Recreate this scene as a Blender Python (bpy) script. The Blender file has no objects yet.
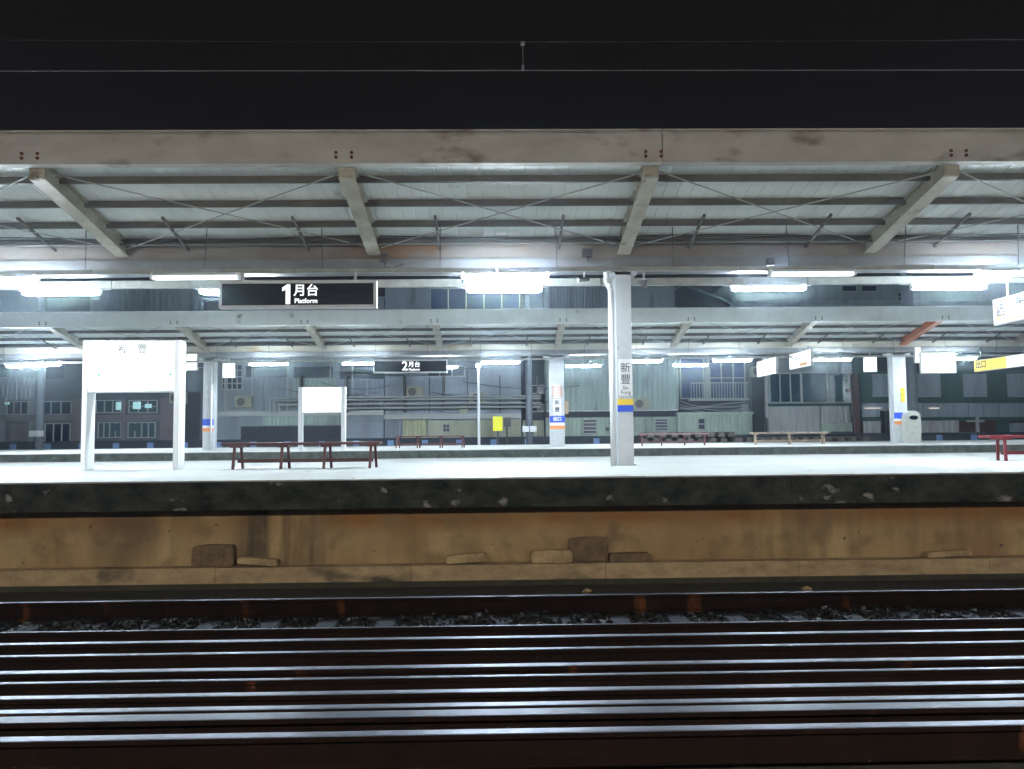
import bpy, bmesh, math, random
from mathutils import Matrix, Vector

random.seed(7)
S = bpy.context.scene
COL = S.collection
R = math.radians

# ------------------------------------------------------------------ camera
CAMZ = 0.586                      # the platform tops are z = 0
FPX = 770.0
cd = bpy.data.cameras.new('camera')
cd.sensor_fit = 'HORIZONTAL'; cd.sensor_width = 36.0
cd.lens = 36.0 * FPX / 1024.0
cd.clip_start = 0.05; cd.clip_end = 600
cam = bpy.data.objects.new('camera', cd); COL.objects.link(cam)
CM = (Matrix.Translation((0, 0, CAMZ)) @ Matrix.Rotation(R(-1.04), 4, 'Z')
      @ Matrix.Rotation(R(90 + 3.38), 4, 'X') @ Matrix.Rotation(R(-0.55), 4, 'Z'))
cam.matrix_world = CM
S.camera = cam

# ------------------------------------------------------------------ night sky
w = bpy.data.worlds.new('World'); S.world = w; w.use_nodes = True
nt = w.node_tree; nt.nodes.clear()
wo = nt.nodes.new('ShaderNodeOutputWorld'); bg = nt.nodes.new('ShaderNodeBackground')
tc = nt.nodes.new('ShaderNodeTexCoord'); sx = nt.nodes.new('ShaderNodeSeparateXYZ')
rp = nt.nodes.new('ShaderNodeValToRGB')
nt.links.new(tc.outputs['Generated'], sx.inputs[0]); nt.links.new(sx.outputs['Z'], rp.inputs[0])
nt.links.new(rp.outputs[0], bg.inputs[0]); nt.links.new(bg.outputs[0], wo.inputs[0])
rp.color_ramp.elements[0].position = 0.0; rp.color_ramp.elements[0].color = (.0105, .0092, .0135, 1)
rp.color_ramp.elements[1].position = 0.5; rp.color_ramp.elements[1].color = (.0064, .0062, .0058, 1)
bg.inputs[1].default_value = 0.58

S.view_settings.view_transform = 'Standard'
S.view_settings.look = 'None'
S.view_settings.exposure = 0.8
S.view_settings.gamma = 1.0
S.render.engine = 'CYCLES'
S.cycles.use_denoising = True
S.cycles.sample_clamp_indirect = 6.0
S.cycles.max_bounces = 6
S.cycles.diffuse_bounces = 4
S.cycles.use_light_tree = True

def at(px, py, Y):
    """world point on the plane y = Y that a photograph pixel looks at"""
    d = CM.to_3x3() @ Vector(((px - 512) / FPX, -(py - 384.5) / FPX, -1))
    o = CM.translation
    return o + d * ((Y - o.y) / d.y)

def hit(px, py, z):
    """world point on the level z that a photograph pixel looks at"""
    d = CM.to_3x3() @ Vector(((px - 512) / FPX, -(py - 384.5) / FPX, -1))
    o = CM.translation
    return o + d * ((z - o.z) / d.z)

# ------------------------------------------------------------------ materials
def mat(name, c, rough=.6, metal=0, c2=None, scale=3, c3=None, scale3=12, thr=.62, bump=.0, bscale=30,
        stretch=(1, 1, 1), emit=None, spec=.5, soft=.08, rnd=0):
    m = bpy.data.materials.new(name); m.use_nodes = True
    t = m.node_tree; b = t.nodes['Principled BSDF']
    b.inputs['Base Color'].default_value = (*c, 1)
    b.inputs['Roughness'].default_value = rough
    b.inputs['Metallic'].default_value = metal
    b.inputs['Specular IOR Level'].default_value = spec
    if emit:
        b.inputs['Emission Color'].default_value = (*emit[0], 1)
        b.inputs['Emission Strength'].default_value = emit[1]
    if c2 or c3 or bump:
        co = t.nodes.new('ShaderNodeTexCoord'); mp = t.nodes.new('ShaderNodeMapping')
        t.links.new(co.outputs['Object'], mp.inputs[0]); mp.inputs['Scale'].default_value = stretch
        last = None
        if c2:
            n = t.nodes.new('ShaderNodeTexNoise'); n.inputs['Scale'].default_value = scale
            n.inputs['Detail'].default_value = 8; n.inputs['Roughness'].default_value = .65
            t.links.new(mp.outputs[0], n.inputs[0])
            r = t.nodes.new('ShaderNodeValToRGB'); r.color_ramp.elements[0].position = .35; r.color_ramp.elements[1].position = .68
            r.color_ramp.elements[0].color = (*c, 1); r.color_ramp.elements[1].color = (*c2, 1)
            t.links.new(n.outputs[0], r.inputs[0]); last = r.outputs[0]
            t.links.new(last, b.inputs['Base Color'])
        if c3:
            n = t.nodes.new('ShaderNodeTexNoise'); n.inputs['Scale'].default_value = scale3
            n.inputs['Detail'].default_value = 6; n.noise_dimensions = '4D'; n.inputs['W'].default_value = 3.7
            if rnd:
                oi = t.nodes.new('ShaderNodeObjectInfo'); mm = t.nodes.new('ShaderNodeMath'); mm.operation = 'MULTIPLY'; mm.inputs[1].default_value = 60
                t.links.new(oi.outputs['Random'], mm.inputs[0]); t.links.new(mm.outputs[0], n.inputs['W'])
            t.links.new(mp.outputs[0], n.inputs['Vector'])
            r = t.nodes.new('ShaderNodeValToRGB'); r.color_ramp.elements[0].position = thr; r.color_ramp.elements[1].position = min(1, thr + soft)
            t.links.new(n.outputs[0], r.inputs[0])
            x = t.nodes.new('ShaderNodeMixRGB'); x.inputs[1].default_value = (*c, 1); x.inputs[2].default_value = (*c3, 1)
            if last: t.links.new(last, x.inputs[1])
            t.links.new(r.outputs[0], x.inputs[0]); t.links.new(x.outputs[0], b.inputs['Base Color'])
        if bump:
            n = t.nodes.new('ShaderNodeTexNoise'); n.inputs['Scale'].default_value = bscale; n.inputs['Detail'].default_value = 6
            t.links.new(co.outputs['Object'], n.inputs[0])
            k = t.nodes.new('ShaderNodeBump'); k.inputs['Strength'].default_value = bump; k.inputs['Distance'].default_value = .02
            t.links.new(n.outputs[0], k.inputs['Height']); t.links.new(k.outputs[0], b.inputs['Normal'])
    return m

M = {}
M['paving'] = mat('paving', (.33, .345, .338), .75, c2=(.27, .28, .275), scale=1.1, c3=(.17, .175, .17), scale3=5, thr=.64, bump=.15, bscale=60)
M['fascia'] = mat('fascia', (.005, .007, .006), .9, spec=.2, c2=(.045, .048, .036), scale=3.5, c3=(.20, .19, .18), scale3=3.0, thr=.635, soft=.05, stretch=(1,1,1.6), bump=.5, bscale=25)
M['farfascia'] = mat('farfascia', (.06, .075, .07), .9, c2=(.16, .18, .17), scale=4, c3=(.3, .32, .3), scale3=3, thr=.66, bump=.3)
M['coping'] = mat('coping', (.31, .32, .315), .7, c2=(.24, .25, .24), scale=3, bump=.2)
M['ledge'] = mat('ledge', (.36, .27, .15), .85, c2=(.2, .14, .08), scale=4, c3=(.03, .028, .02), scale3=1.3, thr=.54, bump=.4, soft=.12, stretch=(1, 1, 2))
M['moss'] = mat('mossy_plinth', (.02, .021, .014), .95, c2=(.045, .04, .024), scale=6, bump=.6)
M['slab'] = mat('slab', (.42, .31, .165), .85, c2=(.2, .14, .075), scale=7, bump=.5)
M['slabdark'] = mat('slabdark', (.07, .048, .03), .85, c2=(.17, .11, .058), scale=9, bump=.5)
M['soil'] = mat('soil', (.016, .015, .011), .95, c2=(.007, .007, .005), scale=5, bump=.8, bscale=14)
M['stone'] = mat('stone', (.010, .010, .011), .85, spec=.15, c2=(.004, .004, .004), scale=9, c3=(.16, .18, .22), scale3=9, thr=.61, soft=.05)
M['sleeper'] = mat('sleeper', (.022, .027, .036), .9, spec=.12, c2=(.007, .007, .009), scale=8, bump=.3)
M['rust'] = mat('rust', (.0085, .0035, .0022), .9, spec=.12, c2=(.004, .0018, .0012), scale=4, c3=(.075, .025, .008), scale3=3.2, thr=.64, rnd=1, bump=.3, stretch=(1, .2, .2))
M['railtop'] = mat('railtop', (.10, .107, .14), .44, 1)
M['railtopdull'] = mat('railtopdull', (.052, .056, .075), .46, 1)
M['beam'] = mat('beam', (.46, .455, .425), .6, c2=(.34, .325, .295), scale=1.8, c3=(.17, .145, .11), scale3=3.4, thr=.56, soft=.16, bump=.1, stretch=(.6, 1, 1.2))
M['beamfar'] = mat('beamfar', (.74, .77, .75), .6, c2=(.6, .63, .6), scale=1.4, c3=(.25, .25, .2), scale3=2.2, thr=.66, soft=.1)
M['rafter'] = mat('rafter', (.40, .38, .32), .5, c2=(.25, .23, .175), scale=4, c3=(.12, .09, .055), scale3=5, thr=.60, soft=.1)
M['rafterorange'] = mat('rafterorange', (.42, .13, .05), .6, c2=(.3, .1, .05), scale=3)  # red-orange colour for a single rafter of the far canopy
M['girder'] = mat('girder', (.20, .185, .175), .6, c2=(.15, .125, .11), scale=1.2, c3=(.17, .095, .05), scale3=.9, thr=.56, soft=.15, stretch=(1, 1, 2))
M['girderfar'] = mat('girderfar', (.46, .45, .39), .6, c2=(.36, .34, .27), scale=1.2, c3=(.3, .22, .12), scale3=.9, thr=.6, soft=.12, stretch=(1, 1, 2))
M['purlin'] = mat('purlin', (.105, .10, .095), .6, c2=(.06, .056, .052), scale=2)
M['roof'] = mat('roof', (.76, .80, .775), .45, c2=(.66, .70, .675), scale=1.2, c3=(.33, .32, .27), scale3=2, thr=.68, soft=.1)
M['rod'] = mat('rod', (.36, .37, .36), .45, .3)
M['dark'] = mat('dark_metal', (.05, .05, .055), .5)
M['bolt'] = mat('bolt', (.07, .02, .01), .8, c2=(.16, .05, .015), scale=30)
M['rustrun'] = mat('rust_run', (.16, .07, .035), .8, c2=(.3, .2, .14), scale=25)
M['white'] = mat('white_paint', (.74, .76, .78), .45)
M['white2'] = mat('white_paint_aged', (.60, .62, .64), .5, c2=(.5, .52, .53), scale=5, bump=.05)
M['column'] = mat('column_paint', (.50, .52, .55), .5, c2=(.42, .44, .46), scale=4, c3=(.27, .26, .24), scale3=6, thr=.68)
M['columnside'] = mat('column_web', (.42, .44, .46), .5)
M['trunk'] = mat('lamp_trunking', (.33, .34, .32), .5, c2=(.22, .23, .21), scale=5)
M['black'] = mat('sign_black', (.003, .005, .014), .35, spec=.15)
M['blue'] = mat('blue_band', (.015, .07, .52), .4)
M['yellow'] = mat('yellow_band', (.72, .48, .03), .45)
M['orange'] = mat('orange_band', (.75, .27, .08), .45)
M['ink'] = mat('ink', (.03, .035, .05), .5)
M['maroon'] = mat('bench_maroon', (.075, .014, .02), .4, c2=(.045, .01, .013), scale=10)
M['red'] = mat('bench_red', (.20, .02, .025), .4, c2=(.14, .013, .02), scale=10)
M['pinkish'] = mat('bench_faded_red', (.15, .055, .06), .5, c2=(.10, .035, .04), scale=10)
M['seatcream'] = mat('seat_top_worn', (.26, .16, .16), .4)
M['cream'] = mat('bench_cream', (.36, .28, .21), .5, c2=(.28, .21, .15), scale=10)
M['bin'] = mat('bin_grey', (.42, .44, .40), .45, c2=(.34, .35, .31), scale=6)
M['tube'] = mat('tube_glow', (1, 1, 1), .5, emit=((.80, .92, 1.0), 300))
M['tubewarm'] = mat('tube_glow_warm', (1, 1, 1), .5, emit=((1.0, .92, .82), 430))
M['tubedim'] = mat('tube_weak_glow', (.9, .9, .9), .4, emit=((.85, .95, 1.0), 1.0))  # weak glow painted into the unlit tubes; the pole's lamp head shares it
M['lampend'] = mat('lamp_body', (.8, .82, .84), .4)
M['lit'] = mat('lightbox', (.3, .3, .3), .4, emit=((.93, 1.0, .98), .85))
M['lit2'] = mat('lightbox_soft', (.10, .10, .095), .6, spec=.2, emit=((1.0, .93, .84), .44))
M['lityellow'] = mat('lightbox_yellow', (.3, .25, .03), .4, emit=((1.0, .80, .12), .5))
M['litletter'] = mat('letter_glow', (.9, .9, .9), .4, emit=((.95, .98, 1.0), .8))
M['faint'] = mat('faint_letter', (.1, .1, .12), .4, emit=((.80, .84, .86), .02))
M['green'] = mat('green_dot', (.02, .3, .15), .4, emit=((.05, .4, .22), .5))
M['litorange'] = mat('orange_glow', (.9, .4, .1), .4, emit=((1.0, .4, .1), .3))
M['litmint'] = mat('mint_glow', (.08, .1, .1), .6, emit=((.62, .95, .85), .40))
M['litpeach'] = mat('peach_glow', (.1, .08, .05), .6, emit=((1.0, .62, .34), .38))
M['litcream'] = mat('cream_glow', (.1, .09, .07), .6, emit=((1.0, .9, .7), .45))
M['litgreen'] = mat('green_glow', (.3, .8, .6), .4, emit=((.4, .9, .75), .25))

# ------------------------------------------------------------------ mesh + object helpers
OFF = {}
class MB:
    def __init__(s): s.v = []; s.f = []
    def add(s, vs, fs):
        n = len(s.v); s.v += [tuple(v) for v in vs]; s.f += [tuple(n + i for i in f) for f in fs]; return s
    def box(s, x0, x1, y0, y1, z0, z1):
        return s.add([(x0, y0, z0), (x1, y0, z0), (x1, y1, z0), (x0, y1, z0), (x0, y0, z1), (x1, y0, z1), (x1, y1, z1), (x0, y1, z1)],
                     [(0, 3, 2, 1), (4, 5, 6, 7), (0, 1, 5, 4), (1, 2, 6, 5), (2, 3, 7, 6), (3, 0, 4, 7)])
    def bar(s, p, q, wd, ht, up=(0, 0, 1)):
        p = Vector(p); q = Vector(q); a = (q - p).normalized(); u = Vector(up)
        if abs(a.dot(u)) > .98: u = Vector((1, 0, 0))
        r = a.cross(u).normalized() * wd / 2; t = r.cross(a).normalized() * ht / 2
        vs = [e + i * r + j * t for e in (p, q) for i, j in ((-1, -1), (1, -1), (1, 1), (-1, 1))]
        return s.add(vs, [(3, 2, 1, 0), (4, 5, 6, 7), (0, 1, 5, 4), (1, 2, 6, 5), (2, 3, 7, 6), (3, 0, 4, 7)])
    def tube(s, p, q, r, n=10, r2=None):
        p = Vector(p); q = Vector(q); a = (q - p).normalized(); u = Vector((0, 0, 1)) if abs(a.z) < .9 else Vector((1, 0, 0))
        e = a.cross(u).normalized(); g = a.cross(e); r2 = r if r2 is None else r2
        vs = [c + (e * math.cos(2 * math.pi * k / n) + g * math.sin(2 * math.pi * k / n)) * rr for c, rr in ((p, r), (q, r2)) for k in range(n)]
        return s.add(vs, [(k, (k + 1) % n, n + (k + 1) % n, n + k) for k in range(n)] + [tuple(range(n))[::-1], tuple(range(n, 2 * n))])
    def path(s, pts, r, n=8):
        for a, b in zip(pts, pts[1:]): s.tube(a, b, r, n)
        return s
    def extr(s, prof, x0, x1):          # profile in (y, z), extruded along x
        n = len(prof)
        return s.add([(x0, y, z) for y, z in prof] + [(x1, y, z) for y, z in prof],
                     [(k, (k + 1) % n, n + (k + 1) % n, n + k) for k in range(n)] + [tuple(range(n))[::-1], tuple(range(n, 2 * n))])
    def extry(s, prof, y0, y1):         # profile in (x, z), extruded along y
        n = len(prof)
        return s.add([(x, y0, z) for x, z in prof] + [(x, y1, z) for x, z in prof],
                     [(k, (k + 1) % n, n + (k + 1) % n, n + k) for k in range(n)] + [tuple(range(n))[::-1], tuple(range(n, 2 * n))])
    def build(s, name, m, parent=None, bevel=0, smooth=False):
        o = (0, 0, 0)
        if parent: o = OFF[parent.name]
        me = bpy.data.meshes.new(name)
        me.from_pydata([(x - o[0], y - o[1], z - o[2]) for x, y, z in s.v], [], s.f)
        bm = bmesh.new(); bm.from_mesh(me); bmesh.ops.recalc_face_normals(bm, faces=bm.faces)
        if bevel: bmesh.ops.bevel(bm, geom=bm.edges[:], offset=bevel, segments=2, affect='EDGES', clamp_overlap=True)
        bm.to_mesh(me); bm.free()
        if smooth:
            for p in me.polygons: p.use_smooth = True
        if m: me.materials.append(m)
        ob = bpy.data.objects.new(name, me); COL.objects.link(ob)
        if parent: ob.parent = parent
        OFF[ob.name] = o
        return ob

def tag(o, label=None, cat=None, group=None, kind=None):
    if label: o['label'] = label
    if cat: o['category'] = cat
    if group: o['group'] = group
    if kind: o['kind'] = kind
    return o

def thing(name, label, cat, loc=(0, 0, 0), group=None):
    o = bpy.data.objects.new(name, None); COL.objects.link(o); o.location = loc
    o.empty_display_size = .2
    OFF[o.name] = tuple(loc)
    return tag(o, label, cat, group)

def dup(o, loc=None, label=None, parent=None, group=None):
    c = o.copy(); COL.objects.link(c)
    if parent: c.parent = parent
    if loc is not None: c.location = loc
    if label: c['label'] = label
    if group: c['group'] = group
    OFF[c.name] = OFF[o.name]
    for ch in list(o.children): dup(ch, parent=c)
    return c

def text(name, s, size, m, parent, loc, rot=(90, 0, 0), align='CENTER', bold=.0, sx=1.0):
    cu = bpy.data.curves.new(name, 'FONT'); cu.body = s; cu.size = size
    cu.align_x = align; cu.align_y = 'CENTER'; cu.extrude = .002; cu.offset = bold
    tmp = bpy.data.objects.new(name, cu); COL.objects.link(tmp)
    dg = bpy.context.evaluated_depsgraph_get()
    me = bpy.data.meshes.new_from_object(tmp.evaluated_get(dg))
    bpy.data.objects.remove(tmp)
    o = OFF[parent.name]
    mw = Matrix.Translation(Vector(loc) - Vector(o)) @ Matrix.Rotation(R(rot[2]), 4, 'Z') @ Matrix.Rotation(R(rot[0]), 4, 'X') @ Matrix.Diagonal((sx, 1, 1, 1))
    me.transform(mw)
    me.materials.clear(); me.materials.append(m)
    ob = bpy.data.objects.new(name, me); COL.objects.link(ob); ob.parent = parent; OFF[ob.name] = o
    return ob

# ================================================================== SETTING
GZ = -1.335                # ground level beside the tracks
RT = -1.11                # top of the rails
P1a, P1b = hit(512, 478, 0).y, 16.4    # near island platform
P2a, P2b = 23.1, 30.6     # far island platform
XL, XR = -34, 34

g = MB(); n = 24
g.add([(-300, -40, GZ), (300, -40, GZ), (300, 420, GZ), (-300, 420, GZ)], [(0, 1, 2, 3)])
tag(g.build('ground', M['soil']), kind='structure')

def wallmat():
    """rust-stained concrete: tan body, orange wash from the top, black grime and long drips"""
    m = bpy.data.materials.new('stained_wall'); m.use_nodes = True; t = m.node_tree; b = t.nodes['Principled BSDF']
    N = t.nodes.new; L = t.links.new
    co = N('ShaderNodeTexCoord')
    def noise(sc, st, wv, det=6):
        mp = N('ShaderNodeMapping'); mp.inputs['Scale'].default_value = st; L(co.outputs['Object'], mp.inputs[0])
        n = N('ShaderNodeTexNoise'); n.noise_dimensions = '4D'; n.inputs['W'].default_value = wv; n.inputs['Scale'].default_value = sc; n.inputs['Detail'].default_value = det
        L(mp.outputs[0], n.inputs['Vector']); return n.outputs[0]
    def ramp(i, a, c):
        r = N('ShaderNodeValToRGB'); r.color_ramp.elements[0].position = a; r.color_ramp.elements[1].position = c; L(i, r.inputs[0]); return r.outputs[0]
    def mix(f, a, c):
        x = N('ShaderNodeMixRGB'); L(f, x.inputs[0])
        for k, v in ((1, a), (2, c)):
            if isinstance(v, tuple): x.inputs[k].default_value = (*v, 1)
            else: L(v, x.inputs[k])
        return x.outputs[0]
    base = mix(ramp(noise(2.0, (1, 1, 1), 1), .35, .65), (.36, .262, .128), (.25, .172, .08))
    s = N('ShaderNodeSeparateXYZ'); L(co.outputs['Object'], s.inputs[0])
    mr = N('ShaderNodeMapRange'); mr.inputs['From Min'].default_value = .60; mr.inputs['From Max'].default_value = .80; L(s.outputs['Z'], mr.inputs[0])
    ad = N('ShaderNodeMath'); ad.operation = 'MULTIPLY'; L(mr.outputs[0], ad.inputs[0]); L(ramp(noise(1.1, (1, 1, .3), 7), .22, .50), ad.inputs[1])
    base = mix(ad.outputs[0], base, (.20, .090, .022))                       # rust wash along the top
    dm = N('ShaderNodeMath'); dm.operation = 'MULTIPLY'; L(ramp(noise(3.4, (1.6, 1, .14), 5), .44, .60), dm.inputs[0]); L(ramp(noise(.45, (1, 1, .4), 14, 3), .50, .60), dm.inputs[1])
    ax = N('ShaderNodeMath'); ax.operation = 'ADD'; ax.inputs[1].default_value = 2.75; L(s.outputs['X'], ax.inputs[0])
    ab = N('ShaderNodeMath'); ab.operation = 'ABSOLUTE'; L(ax.outputs[0], ab.inputs[0])
    bm_ = N('ShaderNodeMapRange'); bm_.inputs['From Min'].default_value = .85; bm_.inputs['From Max'].default_value = .35; L(ab.outputs[0], bm_.inputs[0])
    db = N('ShaderNodeMath'); db.operation = 'MULTIPLY'; L(ramp(noise(3.6, (1.5, 1, .10), 31), .36, .58), db.inputs[0]); L(bm_.outputs[0], db.inputs[1])
    hf = N('ShaderNodeMath'); hf.operation = 'MULTIPLY'; hf.inputs[1].default_value = .55; L(dm.outputs[0], hf.inputs[0])
    base = mix(hf.outputs[0], base, (.10, .07, .038))
    base = mix(db.outputs[0], base, (.06, .042, .025))
    base = mix(ramp(noise(.8, (1, 1, .8), 44, 5), .46, .70), base, (.20, .115, .05))
    base = mix(ramp(noise(3.0, (1, 1, 1), 21, 10), .52, .68), base, (.17, .115, .055))   # drips
    base = mix(ramp(noise(.55, (1, 1, .5), 9, 4), .60, .74), base, (.09, .062, .034))
    base = mix(ramp(noise(11, (1, 1, 1), 2), .66, .72), base, (.07, .05, .03))
    L(base, b.inputs['Base Color']); b.inputs['Roughness'].default_value = .85
    bp = N('ShaderNodeBump'); bp.inputs['Strength'].default_value = .5; bp.inputs['Distance'].default_value = .02
    L(noise(22, (1, 1, 1), 3), bp.inputs['Height']); L(bp.outputs[0], b.inputs['Normal'])
    return m
M['wall'] = wallmat()

def platform(name, label, ya, yb, fm, wall=True):
    t = thing(name, label, 'platform', (0, (ya + yb) / 2, GZ))
    x0, x1 = -90, 90
    MB().box(x0, x1, ya + .36, yb - .36, -.05, 0).build('paving', M['paving'], t)
    for a, b_ in ((ya, ya + .357), (yb - .357, yb)):
        mb = MB(); x = x0
        while x < x1:
            mb.box(x + .004, x + 1.796, a + .004, b_ - .004, -.012, .003 + random.uniform(0, .004)); x += 1.8
        mb.build('coping', M['coping'], t, bevel=.003)
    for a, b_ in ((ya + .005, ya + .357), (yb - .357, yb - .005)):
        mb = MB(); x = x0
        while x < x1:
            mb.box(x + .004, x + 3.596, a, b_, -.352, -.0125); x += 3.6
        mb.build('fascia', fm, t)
    MB().box(x0, x1, ya + .362, yb - .362, GZ - .3, -.0545).build('retaining_wall', M['wall'], t)
    for a, b_ in ((ya + .16, ya + .36), (yb - .36, yb - .16)):
        mb = MB(); x = x0
        while x < x1:
            mb.box(x + .003, x + 2.4, a + random.uniform(0, .012), b_, -1.262, -1.072 + random.uniform(-.008, .004)); x += 2.403
        mb.build('ledge', M['ledge'], t)
        MB().box(x0, x1, a + .02, b_ - .002, GZ - .2, -1.2625).build('plinth', M['moss'], t)
    return t
p1 = platform('island_platform', 'near island platform with bright paving, black edge and rust stained wall', P1a, P1b, M['fascia'])
p2 = platform('island_platform', 'far island platform across the second pair of tracks with grey green edge', P2a, P2b, M['farfascia'])
# platform the camera stands on (behind and below the view)
cp = thing('side_platform', 'side platform under the camera on this side of the tracks', 'platform', (0, -3, GZ))
MB().box(-60, 60, -7, 1.15, -.3, 0).build('paving', M['paving'], cp)
MB().box(-60, 60, -7, .85, GZ - .3, -.302).build('retaining_wall', M['wall'], cp)

# ------------------------------------------------------------------ ballast
def stones(n, yr, xr, zf, smin, smax):
    mb = MB()
    base = [Vector(v).normalized() for v in ((1, 0, 0), (-1, 0, 0), (0, 1, 0), (0, -1, 0), (0, 0, 1), (0, 0, -1), (1, 1, 1), (-1, 1, 1), (1, -1, 1), (-1, -1, 1))]
    fs = [(0, 6, 4), (6, 2, 7), (6, 7, 4), (7, 1, 4), (1, 9, 4), (9, 3, 8), (9, 8, 4), (8, 0, 4), (0, 2, 6), (2, 1, 7), (1, 3, 9), (3, 0, 8),
          (2, 0, 5), (1, 2, 5), (3, 1, 5), (0, 3, 5)]
    for _ in range(n):
        x = random.uniform(*xr); y = random.uniform(*yr); s = random.uniform(smin, smax)
        rot = Matrix.Rotation(random.uniform(0, 6.28), 3, 'Z') @ Matrix.Rotation(random.uniform(0, 3.1), 3, 'X')
        sc = (random.uniform(.7, 1.3), random.uniform(.7, 1.2), random.uniform(.5, .9))
        vs = []
        for b in base:
            v = rot @ (b * random.uniform(.75, 1.15) * s)
            vs.append((x + v.x * sc[0], y + v.y * sc[1], zf(x, y) + v.z * sc[2]))
        mb.add(vs, fs)
    return mb
def bz(x, y):
    if abs((x - .03 + .2885) % .577 - .2885) < .10 and random.random() < .7: return GZ - .06
    b = GZ + .035
    if y > 8.15: b -= min(.06, (y - 8.15) * .1)
    return b + .02 * math.sin(x * 1.7 + y) + random.uniform(-.02, .025)
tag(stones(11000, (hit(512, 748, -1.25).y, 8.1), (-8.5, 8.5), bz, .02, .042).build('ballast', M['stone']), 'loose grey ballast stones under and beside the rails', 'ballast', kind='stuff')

# ------------------------------------------------------------------ sleepers
sl = thing('railway_sleeper', 'grey concrete sleeper between the two rails nearest the platform wall', 'sleeper', (0, 7.35, GZ), 'concrete sleepers of the track beside the platform')
MB().extry([(-.12, GZ - .1), (.12, GZ - .1), (.09, -1.292), (-.09, -1.292)], 6.3, 8.4).build('beam', M['sleeper'], sl)
for yy in (hit(512, 625, RT).y, hit(512, 595.6, RT).y):
    for q_ in (-.12, .07): MB().box(-.06, .06, yy + q_, yy + q_ + .05, -1.291, -1.27).build('rail_clip', M['rust'], sl)
k0 = True
for k in range(-15, 17):
    x = .03 + .577 * k + random.uniform(-.02, .02)
    x = .03 + .577 * k
    if k0: sl.location.x = x; k0 = False
    else: dup(sl, (x, 7.35, GZ))

# ------------------------------------------------------------------ rails
def rail(y, hw, label, top='railtop', zt=RT, ht=.18):
    t = thing('rail', label, 'rail', (0, y, zt - ht), 'rails running across the foreground')
    h = hw / 2; f = .065; b = zt - ht
    web = [(y - f, b), (y + f, b), (y + f, b + .012), (y + .012, b + .03), (y + .009, zt - .045), (y + h, zt - .034), (y + h + .001, zt - .006),
           (y - h - .001, zt - .006), (y - h, zt - .034), (y - .009, zt - .045), (y - .012, b + .03), (y - f, b + .012)]
    MB().extr(web, -60, 60).build('rail_web', M['rust'], t)
    cap = [(y - h, zt - .0055), (y + h, zt - .0055), (y + h - .004, zt - .0015), (y + h * .4, zt), (y - h * .4, zt), (y - h + .004, zt - .0015)]
    MB().extr(cap, -60, 60).build('running_surface', M[top], t)
    return t
def ry(py): return hit(512, py, RT).y
rail(ry(595.6), .055, 'rusty rail nearest the platform wall, dark web and thin shine', 'railtopdull')
rail(ry(625), .035, 'second rail from the platform wall, in front of the visible sleepers', 'railtopdull')
rail(ry(636.4), .07, 'third rail from the platform wall, brightest of the upper bands')
rail(ry(648.4), .055, 'fourth rail from the platform wall, thin shining line')
rail(ry(664.5), .075, 'fifth rail from the platform wall, broad shining band')
rail(ry(675), .045, 'sixth rail from the platform wall, thin line in the middle of the bundle')
rail(ry(689.4), .07, 'seventh rail from the platform wall, broad pale band')
rail(ry(703.2), .07, 'eighth rail from the platform wall, back one of the touching pair')
rail(ry(703.2) - .115, .11, 'ninth rail from the platform wall, duller front one of the touching pair', 'railtopdull', RT - .008, .172)
rail(ry(730.4), .075, 'rail nearest the camera with a long rusty web below it')

# debris on the ledge: real blocks standing on the wall's ledge
def block(px0, px1, py0, py1, Y, m, label, cat, tilt=0, dep=.14, bev=.012, name='concrete_block'):
    a = at(px0, py1, Y); b = at(px1, py0, Y)
    cx = (a.x + b.x) / 2; z0 = -1.069
    hx = (b.x - a.x) / 2; hz = (b.z - a.z)
    mb = MB()
    pr = [(-hx, 0), (hx * .96, 0), (hx, hz * .45), (hx * .93, hz * .97), (-hx * .3, hz), (-hx * .97, hz * .92), (-hx * 1.0, hz * .3)]
    mb.extry(pr, -dep / 2, dep / 2)
    o = mb.build(name, m, bevel=bev); o.location = (cx, Y, z0 + abs(math.sin(R(tilt))) * hx); o.rotation_euler = (0, R(tilt), 0)
    return tag(o, label, cat)
ly = P1a + .28
block(531, 572, 549, 562, ly, M['slab'], 'tan concrete block with a chipped top on the ledge', 'block')
block(568, 608, 536, 561, ly + .045, M['slabdark'], 'larger brown slab standing behind the tan block on the ledge', 'slab', dep=.05)
block(609, 650, 553, 562, ly, M['slabdark'], 'low dark split timber lying right of the tan block', 'timber', name='timber_offcut')
block(446, 487, 559, 568, ly - .02, M['slab'], 'thin flat slab lying on the ledge left of the tan block', 'slab', -4, name='concrete_slab')
block(193, 236, 547, 569, ly + .03, M['slabdark'], 'reddish brown block leaning on the wall at the left of the ledge', 'block')
block(238, 279, 563, 570, ly - .02, M['slab'], 'tapering broken slab beside the reddish brown block', 'slab', 5, name='concrete_slab')
block(925, 970, 552, 558, ly, M['slab'], 'short plank lying tilted at the right end of the ledge', 'plank', -3, name='plank')
for px, py, lb in ((587, 586, 'pale tan rock below the ledge near the middle'), (806, 580, 'pale tan rock below the ledge towards the right')):
    p = at(px, py, 9.1)
    o = stones(1, (0, .001), (0, .001), lambda x, y: 0, .05, .055).build('rock', M['slab'])
    o.location = (p.x, 9.1, GZ + .03); o.scale = (1.3, 1, 1); tag(o, lb, 'rock')

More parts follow.
